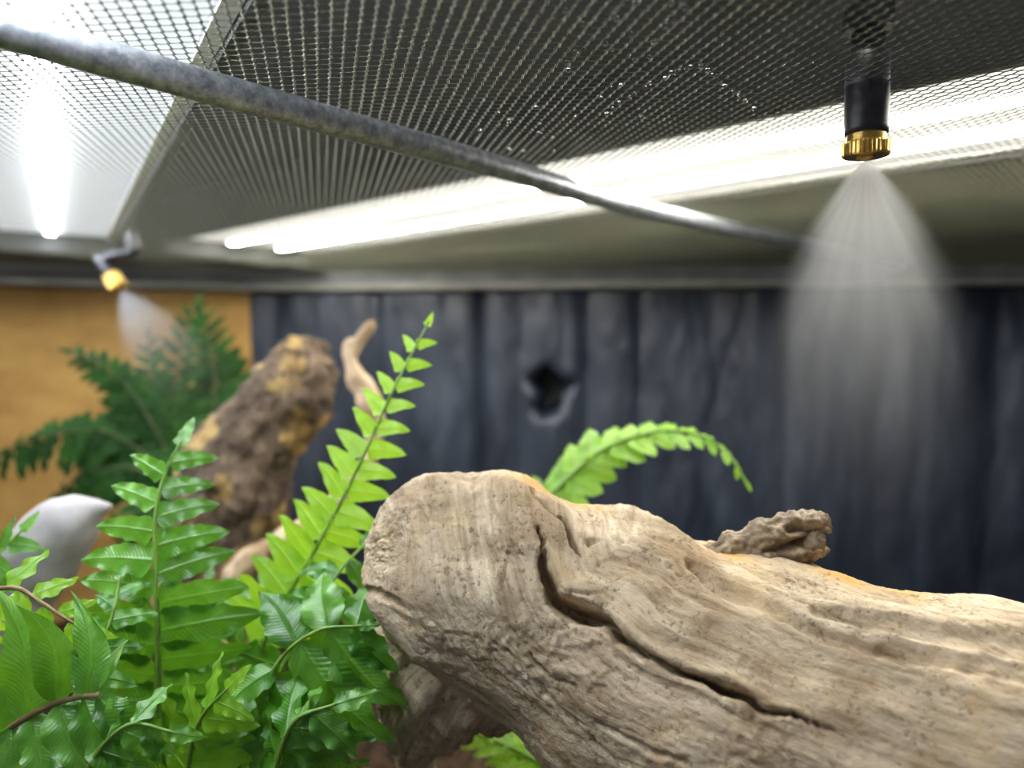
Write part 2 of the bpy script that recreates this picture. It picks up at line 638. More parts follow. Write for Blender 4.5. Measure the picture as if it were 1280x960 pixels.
# ------------------------------------------------------------------ light fixtures standing on the lid
def fixture(name, label, p_near, direction, length, width, mat, z0, smat, strips):
    """long LED hood; p_near a corner of the lit strip, the strip runs along `direction`, width to its right"""
    d = np.asarray(direction, float); d /= np.linalg.norm(d)
    ang = math.atan2(d[1], d[0])
    root = empty(name, (p_near[0], p_near[1], LID + 0.0008), label, 'light')
    root.rotation_euler = (0, 0, ang)
    z = z0 - LID - 0.0008
    W = -width
    y0, y1 = min(0, W), max(0, W)
    # hood: roof and two sides, open below
    parts = [boxdata(-0.01, length + 0.01, y0 - 0.010, y1 + 0.010, z + 0.020, z + 0.030),
             boxdata(-0.01, length + 0.01, y0 - 0.010, y0 - 0.006, z - 0.003, z + 0.020),
             boxdata(-0.01, length + 0.01, y1 + 0.006, y1 + 0.010, z - 0.003, z + 0.020)]
    o = link('hood', mesh('hood', *join(parts)), M['housing'], root, smooth=False)
    for x0, x1 in ((-0.014, -0.0095), (length + 0.0095, length + 0.014)):
        box('end_cap', (x0, x1, y0 - 0.011, y1 + 0.011, 0.0003, z + 0.031), M['housing'], root, 0.001)
    box('diffuser', (0, length, y0, y1, z, z + 0.004), mat, root, 0.0008)
    for q in strips:
        yy = -width * q
        box('led_strip', (0.004, length - 0.004, yy - 0.0028, yy + 0.0028, z - 0.0014, z + 0.0002), smat, root)
    ro = [boxdata(-0.004, length + 0.004, y0 - 0.0055, y0 - 0.0005, z - 0.001, z + 0.018),
          boxdata(-0.004, length + 0.004, y1 + 0.0005, y1 + 0.0055, z - 0.001, z + 0.018)]
    link('reflector', mesh('reflector', *join(ro)), M['reflector'], root, smooth=False)
    return root


FZ = CAMH + 0.085
n1 = on_plane(1280, 78, FZ)[:2]
n2 = on_plane(400, 262, FZ)[:2]
dd = (n2 - n1) / np.linalg.norm(n2 - n1)
fixture('led_light_hood', 'long warm white LED hood lying above the mesh lid beyond the cross bar', n1 - dd * 0.16, dd, 0.16 + np.linalg.norm(n2 - n1) + 0.19, 0.112, M['warm'], FZ, M['warm_strip'], (0.35, 0.75))
e1 = on_plane(262, 20, FZ)[:2]
e2 = on_plane(138, 284, FZ)[:2]
dd2 = (e1 - e2) / np.linalg.norm(e1 - e2)
st = e2 - dd2 * 0.06
fixture('led_light_hood', 'wide cool white LED hood lying above the mesh lid over the tan panel', st, dd2, 0.06 + np.linalg.norm(e1 - e2) + 0.10, 0.17, M['cool'], FZ, M['cool_strip'], (0.22, 0.72))

# dark wall of the room behind the enclosure
struct('wall_room', box('wall_room', (-2.2, 2.2, 1.0, 1.04, -0.012, 1.3), M['shelf']))

# ------------------------------------------------------------------ misting nozzles
def place(v, origin, axis):
    """local -z -> axis"""
    z = -np.asarray(axis, float); z /= np.linalg.norm(z)
    x = np.cross([0, 1.0, 0], z); x /= np.linalg.norm(x)
    y = np.cross(z, x)
    return np.asarray(v) @ np.array([x, y, z]) + origin


def gear(r, teeth, depth, z0, z1):
    v, f = [], []
    nn = teeth * 4
    for z, k in ((z0, 0.0), (z0 - 0.0005, 1), (z1 + 0.0005, 1), (z1, 0.0)):
        for i in range(nn):
            a = 2 * math.pi * i / nn
            rr = r - depth * (1 if (i % 4) < 2 else 0) - (0.0004 if k == 0 else 0)
            v.append((rr * math.cos(a), rr * math.sin(a), z))
    for k in range(3):
        for i in range(nn):
            j = (i + 1) % nn
            f.append((k * nn + j, k * nn + i, (k + 1) * nn + i, (k + 1) * nn + j))
    f.append(tuple(range(nn)))
    f.append(tuple(3 * nn + i for i in range(nn))[::-1])
    return v, f


nz = empty('misting_nozzle', NOZ, 'black misting nozzle with knurled brass ring hanging straight down through the mesh', 'nozzle')
ax = np.array([0.015, 0.02, -1])


def npart(name, data, mat, parent, axis, off=(0, 0, 0), smooth=False):
    v, f = data
    o = link(name, mesh(name, place(v, np.asarray(off, float), axis), f), mat, parent, smooth=smooth)
    return o


npart('body', lathe([(0.0050, 0.008), (0.0056, 0.0075), (0.0056, 0.0), (0.0057, -0.012), (0.0055, -0.0134)], 40), M['black'], nz, ax, smooth=True)
npart('collar', lathe([(0.0050, -0.0130), (0.0050, -0.0134), (0.0051, -0.0163)], 40), M['brass'], nz, ax)
npart('knurled_ring', gear(0.0063, 34, 0.00035, -0.0155, -0.0193), M['brass'], nz, ax)
npart('spray_tip', lathe([(0.0024, -0.0191), (0.0024, -0.0199), (0.0012, -0.0203)], 20), M['brass'], nz, ax)
npart('fitting', lathe([(0.0042, 0.0078), (0.0042, 0.014), (0.0064, 0.014), (0.0064, 0.020), (0.0040, 0.020), (0.0040, 0.0235)], 24), M['black'], nz, ax)
hp = [np.array([0, 0, 0.022]), np.array([-0.006, -0.004, 0.031]), np.array([-0.020, -0.018, 0.034]), np.array([-0.035, -0.045, 0.024]), np.array([-0.050, -0.10, 0.026]), np.array([-0.10, -0.18, 0.03])]
v, f = tube(spline(hp, 50), 0.0031, 12)
link('supply_hose', mesh('supply_hose', v, f), M['hose'], nz)

n2e = empty('misting_nozzle', NOZ2, 'small angled misting nozzle with yellow brass tip beside the tan panel', 'nozzle')
Z2 = NOZ2[1]
e_el = P(127, 326, Z2) - NOZ2
e_tip = P(150, 360, Z2 - 0.004) - NOZ2
v, f = tube(spline([np.array([0, 0, 0.012]), np.array([0, 0, 0.0]), np.array([0, 0, -0.004]), e_el * 0.5 + np.array([0, 0, -0.001]), e_el], 24), 0.0042, 14)
link('elbow', mesh('elbow', v, f), M['black'], n2e)
axt = e_tip - e_el
Lt = np.linalg.norm(axt)
npart('body', lathe([(0.0040, 0.003), (0.0048, 0.0015), (0.0048, -Lt * 0.5), (0.0042, -Lt * 0.58)], 24), M['black'], n2e, axt, e_el, True)
npart('knurled_ring', gear(0.0062, 28, 0.0004, -Lt * 0.55, -Lt * 0.97), M['brass'], n2e, axt, e_el)
npart('spray_tip', lathe([(0.0024, -Lt * 0.96), (0.0022, -Lt)], 16), M['brass'], n2e, axt, e_el)


# mist: a real scattering volume under each nozzle
def mist(name, label, apex, axis, Rm, s0, H, k, hollow):
    root_v, root_f = lathe([(1.15 * Rm * (1 - math.exp(-s / s0)) + 0.0019, -s) for s in np.linspace(0.0001, H, 26)], 40)
    m = Mat('mist_' + label[:6].strip())
    t = m.t
    t.nodes.remove(m.b)
    vol = m.n('ShaderNodeVolumeScatter')
    vol.inputs['Color'].default_value = (0.97, 0.98, 1, 1)
    vol.inputs['Anisotropy'].default_value = 0.25
    tc = m.n('ShaderNodeTexCoord')
    sx = m.n('ShaderNodeSeparateXYZ')
    m.l(tc.outputs['Object'], sx.inputs[0])
    s = m.math('MULTIPLY', sx.outputs[2], -1.0)
    rr = m.math('SQRT', m.math('ADD', m.math('MULTIPLY', sx.outputs[0], sx.outputs[0]), m.math('MULTIPLY', sx.outputs[1], sx.outputs[1])))
    Rs = m.math('ADD', m.math('MULTIPLY', m.math('SUBTRACT', 1.0, m.math('EXPONENT', m.math('MULTIPLY', s, -1 / s0))), Rm), 0.0016)
    q = m.math('DIVIDE', rr, Rs)
    soft = m.n('ShaderNodeMapRange', interpolation_type='SMOOTHERSTEP')
    m.l(q, soft.inputs[0])
    soft.inputs[1].default_value = 1.13; soft.inputs[2].default_value = 0.12
    soft.inputs[3].default_value = 0; soft.inputs[4].default_value = 1
    prof = m.math('MULTIPLY', soft.outputs[0], m.math('ADD', 1 - hollow, m.math('MULTIPLY', m.math('MULTIPLY', q, q), hollow * 1.6)))
    fall = m.math('MULTIPLY', m.math('DIVIDE', k, m.math('POWER', m.math('ADD', Rs, 0.012), 2.0)), m.math('EXPONENT', m.math('MULTIPLY', s, -1 / (H * 0.165))))
    nv_ = m.n('ShaderNodeVectorMath', operation='NORMALIZE')
    m.l(tc.outputs['Object'], nv_.inputs[0])
    st_ = m.noise(nv_.outputs[0], 9.0, 3)
    streak = m.math('MAXIMUM', 0.15, m.math('ADD', -0.5, m.math('MULTIPLY', st_, 3.2)))
    endf = m.n('ShaderNodeMapRange', interpolation_type='SMOOTHSTEP')
    m.l(s, endf.inputs[0])
    endf.inputs[1].default_value = H; endf.inputs[2].default_value = H * 0.6
    endf.inputs[3].default_value = 0; endf.inputs[4].default_value = 1
    dens = m.math('MULTIPLY', m.math('MULTIPLY', prof, fall), m.math('MULTIPLY', streak, endf.outputs[0]))
    m.l(dens, vol.inputs['Density'])
    m.l(vol.outputs[0], m.out.inputs['Volume'])
    m.m.cycles.volume_step_rate = 0.35
    o = link(name, mesh(name, root_v, root_f), m.m)
    z = -np.asarray(axis, float); z /= np.linalg.norm(z)
    x = np.cross([0, 1.0, 0], z); x /= np.linalg.norm(x)
    y = np.cross(z, x)
    mt = Matrix(((x[0], y[0], z[0], apex[0]), (x[1], y[1], z[1], apex[1]), (x[2], y[2], z[2], apex[2]), (0, 0, 0, 1)))
    o.matrix_world = mt
    tag(o, label, 'mist')
    o['kind'] = 'stuff'
    return o


axn = ax / np.linalg.norm(ax)
mist('water_mist', 'bright cone of water mist falling from the straight black nozzle', NOZ + axn * 0.0207, axn, 0.034, 0.035, 0.125, 0.135, 0.6)
a2 = P(222, 470, Z2 - 0.0) - (NOZ2 + e_tip)
mist('water_mist', 'thin slanting cone of water mist from the angled nozzle', NOZ2 + e_tip + a2 / np.linalg.norm(a2) * 0.002, a2, 0.050, 0.060, 0.125, 0.165, 0.65)


# ------------------------------------------------------------------ driftwood
def loft(stations, nU, nV, kd=1.0, tip_pow=1.0):
    """stations: (Ux,Uy,Lx,Ly,Z) edges in photo pixels at depth Z -> grid of world points, plus uv"""
    raw = []
    for ux, uy, lx, ly, Z in stations:
        raw.append(np.concatenate([P(ux, uy, Z), P(lx, ly, Z)]))
    sp = spline(raw, nU)
    U, L = sp[:, :3], sp[:, 3:]
    c = (U + L) / 2
    e = (U - L) / 2
    r = np.linalg.norm(e, axis=1)
    th = np.linspace(0, 2 * math.pi, nV, endpoint=False)
    g = (c[:, None] + e[:, None] * np.cos(th)[None, :, None] - FWD[None, None] * (r[:, None] * kd)[:, :, None] * np.sin(th)[None, :, None])
    return g, r, th


def grid_normals(g):
    du = np.gradient(g, axis=0)
    dv = np.roll(g, -1, 1) - np.roll(g, 1, 1)
    nn = np.cross(du, dv)
    ln = np.linalg.norm(nn, axis=2)[:, :, None]
    nn = nn / np.maximum(ln, 1e-12)
    return nn


def grid_mesh(name, g, grain=None):
    nU, nV = g.shape[:2]
    v = g.reshape(-1, 3)
    i, j = np.meshgrid(np.arange(nU - 1), np.arange(nV), indexing='ij')
    j2 = (j + 1) % nV
    q = np.stack([i * nV + j, i * nV + j2, (i + 1) * nV + j2, (i + 1) * nV + j], -1).reshape(-1, 4)
    faces = q.tolist()
    faces.append(list(range(nV))[::-1])
    faces.append([(nU - 1) * nV + k for k in range(nV)])
    cen = g.mean(1)
    al = np.concatenate([[0], np.cumsum(np.linalg.norm(np.diff(cen, axis=0), axis=1))])
    uu = np.repeat(al[:, None] * 10, nV, 1)
    vv = np.repeat((np.abs(np.linspace(-1, 1, nV, endpoint=False)))[None], nU, 0)
    me = mesh(name, v, faces, np.stack([uu.ravel(), vv.ravel()], 1))
    if grain is None:
        grain = np.stack([uu.ravel() * 0.1, vv.ravel() * 0.09, v[:, 1]], 1)
    at_ = me.attributes.new('grain', 'FLOAT_VECTOR', 'POINT')
    at_.data.foreach_set('vector', np.asarray(grain, np.float32).ravel())
    return me


def seg_dist(px, py, line):
    """distance to polyline of (x, y, halfwidth, depth) -> signed cross distance, width, depth"""
    best = np.full(px.shape, 1e9)
    bw = np.ones(px.shape); bd = np.zeros(px.shape); sg = np.zeros(px.shape)
    for (x0, y0, w0, d0), (x1, y1, w1, d1) in zip(line[:-1], line[1:]):
        ex, ey = x1 - x0, y1 - y0
        t = np.clip(((px - x0) * ex + (py - y0) * ey) / (ex * ex + ey * ey), 0, 1)
        dx, dy = px - x0 - t * ex, py - y0 - t * ey
        d = np.hypot(dx, dy)
        k = d < best
        best[k] = d[k]; bw[k] = (w0 + t * (w1 - w0))[k]; bd[k] = (d0 + t * (d1 - d0))[k]
        sg[k] = np.sign(ex * dy - ey * dx)[k]
    return best, bw, bd, sg


DW = [(456, 694, 456, 700, .228), (465, 656, 462, 736, .228), (484, 626, 477, 775, .228), (514, 602, 500, 804, .228), (550, 591, 530, 833, .227),
      (592, 592, 572, 858, .226), (636, 586, 615, 884, .225), (668, 602, 648, 909, .223), (705, 622, 673, 942, .221), (745, 633, 706, 978, .219),
      (792, 637, 748, 1016, .217), (836, 656, 795, 1058, .214), (882, 682, 842, 1100, .210), (950, 690, 900, 1140, .206), (1020, 705, 962, 1188, .201),
      (1085, 726, 1030, 1238, .196), (1145, 741, 1100, 1286, .191), (1210, 753, 1172, 1328, .187), (1290, 767, 1262, 1376, .183),
      (1400, 790, 1380, 1430, .178), (1520, 830, 1500, 1470, .174), (1600, 900, 1590, 1450, .172), (1635, 1050, 1632, 1300, .172), (1642, 1170, 1642, 1180, .172)]
g, r, th = loft(DW, 620, 520, 0.92)
nrm = grid_normals(g)
if ((g - g.mean(1, keepdims=True)) * nrm).sum() < 0:
    nrm = -nrm
flat = g.reshape(-1, 3)
px, py = project(flat)
front = ((flat - CAM) * nrm.reshape(-1, 3)).sum(1) < 0
al = np.repeat(np.linspace(0, 1, 620)[:, None], 520, 1).ravel()
rr = np.repeat(r[:, None], 520, 1).ravel()
amp = np.clip(rr / 0.02, 0, 1)
# broad lumps and long ridges
cy = np.stack([al * 9, np.repeat(np.cos(th)[None], 620, 0).ravel() * 2.2, np.repeat(np.sin(th)[None], 620, 0).ravel() * 2.2], 1)
dsp = 0.0016 * fbm(cy, 3, 11) * amp
GL = spline([(655, 480), (664, 590), (675, 665), (684, 722), (704, 757), (757, 780), (800, 815), (885, 853), (958, 888), (1045, 915), (1300, 1000), (1700, 1140)], 70)
best = np.full(px.shape, 1e9); psi = np.zeros(px.shape); arc = np.zeros(px.shape); acc = 0.0
for (x0, y0), (x1, y1) in zip(GL[:-1], GL[1:]):
    ex, ey = x1 - x0, y1 - y0
    ln = math.hypot(ex, ey)
    t = np.clip(((px - x0) * ex + (py - y0) * ey) / (ln * ln), 0, 1)
    dx, dy = px - x0 - t * ex, py - y0 - t * ey
    d = np.hypot(dx, dy)
    k = d < best
    best[k] = d[k]; psi[k] = (np.sign(ex * dy - ey * dx) * d)[k]; arc[k] = (acc + t * ln)[k]
    acc += ln
GR = np.stack([arc * 0.2 / F, psi * 0.2 / F, (flat @ FWD) * 0.8], 1)
GR += 0.0015 * np.stack([noise3(flat * 60, 101), noise3(flat * 60, 102), noise3(flat * 60, 103)], 1)
dsp += 0.00055 * fbm(GR * np.array([28, 170, 90]), 4, 21) * amp
fine = fbm(GR * np.array([90, 520, 200]), 3, 31)
dsp += 0.00016 * fine * amp
dsp += (0.00012 + 0.00035 * np.clip(noise3(flat * 55, 43) + 0.1, 0, 1)) * fbm(flat * 800, 3, 41)
# pits
pit = fbm(flat * 420, 2, 51)
dsp -= 0.0006 * np.clip(pit - 0.55, 0, 1)
wx = px + 3.0 * noise3(flat * 300, 61) + 1.5 * noise3(flat * 900, 62)
wy = py + 3.0 * noise3(flat * 300, 63) + 1.5 * noise3(flat * 900, 64)
lines = [
    # main crack
    [(674, 664, 2.0, .0025), (678, 690, 4.0, .005), (684, 722, 6.0, .007), (694, 748, 11, .010), (716, 764, 13, .012), (742, 772, 11, .011), (757, 776, 6, .008), (772, 797, 6, .008), (800, 815, 4.5, .007), (838, 836, 4.5, .007), (885, 853, 5, .007), (915, 866, 6, .007), (935, 876, 4, .005), (958, 888, 4.5, .006), (985, 893, 3, .004), (1010, 902, 2, .003), (1045, 915, 1.5, .001)],
    # upper hooked crack
    [(660, 612, 1.6, .002), (676, 634, 2.0, .003), (694, 650, 2.2, .003), (712, 664, 4.5, .005), (718, 682, 4.5, .005), (727, 697, 1.6, .002)],
    # inner lip of the crack
    [(695, 728, 1.4, .0012), (715, 742, 1.4, .0012), (738, 744, 1.4, .0012), (756, 742, 1.2, .0008)],
    [(735, 682, 2.5, .002), (746, 678, 1.5, .001)],
    [(664, 818, 1.8, .002), (674, 834, 2.2, .0025), (690, 846, 1.6, .002), (722, 858, 1.2, .001)],
    [(634, 690, 1.0, .0008), (630, 715, 1.2, .001), (628, 740, 1.0, .0008)],
    # long groove under the stub
    [(862, 704, 5, .0014), (885, 728, 8, .0024), (925, 744, 9, .0030), (965, 758, 8, .0030), (1000, 778, 7, .0030), (1050, 800, 7, .0024), (1100, 812, 8, .0026), (1150, 822, 10, .0022), (1210, 830, 12, .0020), (1290, 842, 14, .0020)],
    [(1080, 790, 7, .0012), (1120, 808, 8, .0016), (1180, 822, 10, .0012)],
    [(1020, 762, 6, .0012), (1100, 780, 9, .0022), (1180, 798, 12, .0026), (1290, 806, 16, .0028)],
    # notch at the left end
    [(463, 738, 5, .0016), (480, 742, 6, .0028), (498, 748, 5, .0026), (508, 762, 3, .0012)],
    # flow line below the crown
    [(745, 905, 2.5, .001), (800, 930, 3, .0012), (860, 955, 3, .001)],
    [(620, 800, 2, .0008), (680, 870, 2.5, .001), (760, 950, 3, .001)],
]
for li, line in enumerate(lines):
    d, w_, dp, sg = seg_dist(wx, wy, line)
    prof = np.clip((1.3 * w_ - d) / (0.45 * w_ + 1.2), 0, 1) if li < 2 else np.clip(1.35 - d / (w_ * 1.12), 0, 1)
    prof = prof * prof * (3 - 2 * prof)
    dp = dp * (1.5 if li < 2 else 1.15)
    dsp -= np.where(front, dp * prof, 0)
    if li in (0, 6):     # raised lips beside the crack / fold
        lip = np.exp(-((d - w_ * 2.6) / (w_ * 1.3)) ** 2) * np.where(sg < 0, 1.0, 0.35)
        dsp += np.where(front, 0.11 * dp * lip, 0)
# rough eroded patch at the left end
patch = np.exp(-(((px - 478) / 17) ** 2 + ((py - 690) / 26) ** 2))
dsp += np.where(front, patch * (0.0011 * fbm(flat * 1100, 3, 71) - 0.0006), 0)
edge = np.clip(np.minimum(al / 0.012, 1), 0, 1)
g2 = (flat + nrm.reshape(-1, 3) * (dsp * edge)[:, None]).reshape(g.shape)
foot = P(500, 1000, .262)
dw = empty('driftwood', (foot[0], foot[1], 0.0), 'thick weathered tan driftwood limb with a rounded head and dark cracks', 'driftwood')
off = np.array([foot[0], foot[1], 0.0])
limb_me = grid_mesh('main_limb', g2 - off, GR)
tint_w = np.zeros(len(flat))
for x0, y0, rx, ry in ((672, 600, 34, 16), (720, 622, 30, 8), (1055, 713, 40, 13), (1120, 731, 34, 9), (905, 682, 34, 9)):  # orange tint on spots along the limb's upper edge
    tint_w = np.maximum(tint_w, np.exp(-((px - x0) / rx) ** 2 - ((py - y0 - (px - x0) * 0.4) / ry) ** 2))
tint_w = np.clip(tint_w * (0.95 + 0.5 * noise3(flat * 260, 77)), 0, 1) * 0.85
sa = limb_me.attributes.new('orange_tint', 'FLOAT', 'POINT')
sa.data.foreach_set('value', tint_w.astype(np.float32))
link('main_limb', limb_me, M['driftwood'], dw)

# lower limb that carries the head down to the soil
LB = [(540, 740, 660, 800, .232), (500, 765, 655, 850, .236), (462, 792, 640, 884, .242), (462, 840, 606, 908, .248), (474, 890, 566, 934, .254), (486, 940, 548, 962, .258), (488, 1000, 560, 1010, .262), (484, 1100, 580, 1110, .266), (474, 1240, 596, 1250, .268), (462, 1400, 612, 1405, .268)]
gb, rb, thb = loft(LB, 200, 160, 0.9)
nb = grid_normals(gb)
if ((gb - gb.mean(1, keepdims=True)) * nb).sum() < 0:
    nb = -nb
fb = gb.reshape(-1, 3)
db = 0.0030 * fbm(fb * 70, 3, 81) + 0.0016 * fbm(fb * np.array([260, 260, 70]), 3, 82)
gb2 = (fb + nb.reshape(-1, 3) * db[:, None]).reshape(gb.shape)
gb2[:, :, 2] = np.maximum(gb2[:, :, 2], -0.004)
link('lower_limb', grid_mesh('lower_limb', gb2 - off), M['driftwood'], dw)

# broken stub on the far side of the limb
SB = [(862, 690, 870, 720, .212), (900, 672, 910, 722, .212), (945, 655, 950, 716, .212), (985, 642, 985, 712, .212), (1012, 638, 1008, 706, .212), (1030, 641, 1020, 700, .213), (1038, 650, 1030, 694, .214), (1030, 660, 1024, 686, .2145), (1004, 664, 1000, 684, .2145), (994, 668, 992, 680, .2145)]
gs, rs, ths = loft(SB, 110, 90, 0.75)
ns_ = grid_normals(gs)
if ((gs[:60] - gs[:60].mean(1, keepdims=True)) * ns_[:60]).sum() < 0:
    ns_ = -ns_
fs = gs.reshape(-1, 3)
sx_, sy_ = project(fs)
ds = 0.0011 * fbm(fs * 240, 4, 91) + 0.0005 * fbm(fs * 900, 2, 92)
d, w_, dp, sg = seg_dist(sx_, sy_, [(955, 690, 4, .001), (985, 684, 8, .004), (1010, 678, 10, .006), (1045, 676, 9, .006)])
ds -= dp * np.clip(1.2 - d / w_, 0, 1)
d, w_, dp, sg = seg_dist(sx_, sy_, [(985, 662, 6, .003), (1005, 658, 12, .005), (1025, 664, 8, .004)])
ds -= dp * np.clip(1.2 - d / w_, 0, 1)
gs2 = (fs + ns_.reshape(-1, 3) * ds[:, None]).reshape(gs.shape)
st = link('broken_stub', grid_mesh('broken_stub', gs2 - off), M['broken_wood'], dw)
st['label'] = 'dark broken branch stub'


def branch(name, label, cat, stations, mat, amp, freq, nU=120, nV=60, seed=0, extra=None):
    gg, r_, t_ = loft(stations, nU, nV, 0.95)
    n_ = grid_normals(gg)
    if ((gg - gg.mean(1, keepdims=True)) * n_).sum() < 0:
        n_ = -n_
    fl = gg.reshape(-1, 3)
    d_ = amp * fbm(fl * freq, 5, seed)
    if extra is not None:
        d_ = d_ + extra(fl)
    o_ = gg[-1].mean(0).copy()
    o_[2] = 0
    q_ = (fl + n_.reshape(-1, 3) * d_[:, None]).reshape(gg.shape)
    q_[:, :, 2] = np.maximum(q_[:, :, 2], -0.003)
    ob_ = link(name, grid_mesh(name, q_ - o_), mat)
    ob_.location = Vector(o_)
    return tag(ob_, label, cat)


def floor_py(Z):
    """pixel row of the soil at depth Z"""
    return 480 - F * ((-CAMH / Z + math.sin(PITCH)) / math.cos(PITCH))


zb = 0.43
yb = floor_py(zb)
branch('bark_log', 'rough dark brown bark log with yellowish patches leaning behind the ferns', 'log',
       [(408, 428, 416, 440, .44), (372, 420, 421, 468, .44), (335, 447, 408, 524, .437), (300, 488, 384, 552, .435), (266, 522, 360, 592, .432), (240, 552, 356, 640, .43), (224, 604, 342, 692, .43), (206, 690, 325, 770, .43), (186, 820, 320, 860, .43), (170, yb - 20, 325, yb - 20, .43), (168, yb + 8, 327, yb + 8, .43)],
       M['bark'], 0.0030, 75, 200, 140, 7, lambda p: 0.0022 * np.abs(fbm(p * np.array([200, 200, 120]), 3, 17)) - 0.001)
zt = 0.36
yt = floor_py(zt)
branch('tan_branch', 'slender pale tan branch rising behind the young fern frond', 'branch',
       [(468, 397, 470, 399, .40), (459, 403, 471, 410, .40), (444, 416, 459, 428, .40), (429, 434, 449, 448, .40), (430, 468, 462, 474, .40), (448, 505, 478, 512, .40), (454, 556, 476, 566, .40), (428, 600, 448, 618, .388), (384, 640, 402, 660, .378), (330, 672, 346, 692, .368), (288, 706, 304, 726, .36), (266, 780, 290, 790, .36), (256, 900, 290, 905, .36), (256, yt, 294, yt, .36)],
       M['tan_branch'], 0.0016, 110, 160, 40, 27)
zw = 0.30
yw = floor_py(zw)
branch('bleached_branch', 'smooth bleached white branch end arching above the foreground fern', 'branch',
       [(139, 631, 138, 636, .30), (120, 621, 124, 650, .30), (92, 617, 112, 678, .30), (58, 628, 102, 702, .30), (26, 654, 88, 730, .30), (0, 688, 66, 756, .30), (-18, 740, 52, 790, .30), (-26, 820, 44, 840, .30), (-28, 960, 44, 970, .30), (-28, yw, 48, yw, .30)],
       M['pale_branch'], 0.0012, 60, 110, 48, 37)


# ------------------------------------------------------------------ ferns
def leaf_mesh(name, width, wave=0.05, nw=5, cren=0.05, nc=9, fold=0.25, curl=0.15, tip=2.6, nt=14, ns=6, seed=0, hook=0.0, lens=False):
    rnd = random.Random(seed)
    ph = rnd.random() * 6
    v, uv, f = [], [], []
    for i in range(nt + 1):
        t = i / nt
        p = width * min(1, (t / 0.10 + 0.05)) ** 0.6 * max(0.0, 1 - t ** tip) ** 0.75
        if lens:
            p = width * (0.10 * (1 - t) + max(0.0, math.sin(math.pi * min(1, t) ** 0.72)) ** 0.85 * (1 - 0.25 * t))
        p *= 1 + (0 if lens else 0.18) * math.exp(-((t - 0.1) / 0.09) ** 2)
        for k in range(ns + 1):
            s = -1 + 2 * k / ns
            e = abs(s)
            yy = s * p * (1 + cren * math.sin(nc * 2 * math.pi * t + ph * 0.2) * e ** 3)
            zz = -fold * e * p + 0.9 * fold * p * e * e - curl * t * t
            zz += wave * width * 2 * e ** 2 * math.sin(nw * 2 * math.pi * t + ph + (1.3 if s > 0 else 0))
            v.append((t * (1 - 0.12 * curl * t), yy + hook * t ** 3 * 1.2, zz))
            uv.append((t, 0.5 + 0.5 * s))
    for i in range(nt):
        for k in range(ns):
            a = i * (ns + 1) + k
            f.append((a, a + ns + 1, a + ns + 2, a + 1))
    return mesh(name, v, f, uv)


LEAF = {
    'long': [leaf_mesh('leaflet_long', 0.20, 0.09, 3, 0.05, 5, 0.25, 0.16, seed=s, hook=0.06, nt=20) for s in range(4)],
    'broad': [leaf_mesh('leaflet_broad', 0.235, 0.13, 2.6, 0.05, 6, 0.36, 0.30, lens=True, seed=s + 10, hook=0.10, nt=22, ns=8) for s in range(5)],
    'small': [leaf_mesh('leaflet_small', 0.25, 0.05, 2, 0.03, 4, 0.2, 0.12, 1.9, nt=14, seed=s + 20, hook=0.10) for s in range(4)],
    'hooked': [leaf_mesh('leaflet_hooked', 0.20, 0.10, 1.7, 0.03, 5, 0.55, 0.10 + 0.16 * s, 2.0, seed=s + 50, hook=0.30, nt=24, ns=8, lens=True) for s in range(3)],
    'round': [leaf_mesh('leaflet_round', 0.31, 0.05, 2, 0.04, 4, 0.2, 0.10, 3.2, nt=12, seed=s + 30) for s in range(3)],
    'narrow': [leaf_mesh('leaflet_narrow', 0.17, 0.08, 3, 0.04, 5, 0.2, 0.2, nt=12, ns=4, seed=s + 40) for s in range(3)],
}
MESHMAT = {}


def leaf_for(kind, mat, k):
    key = (kind, mat, k)
    if key not in MESHMAT:
        me = LEAF[kind][k].copy()
        me.name = 'leaflet'
        me.materials.clear()
        me.materials.append(M[mat])
        me.polygons.foreach_set('use_smooth', np.ones(len(me.polygons), dtype=bool))
        MESHMAT[key] = me
    return MESHMAT[key]


RND = random.Random(5)


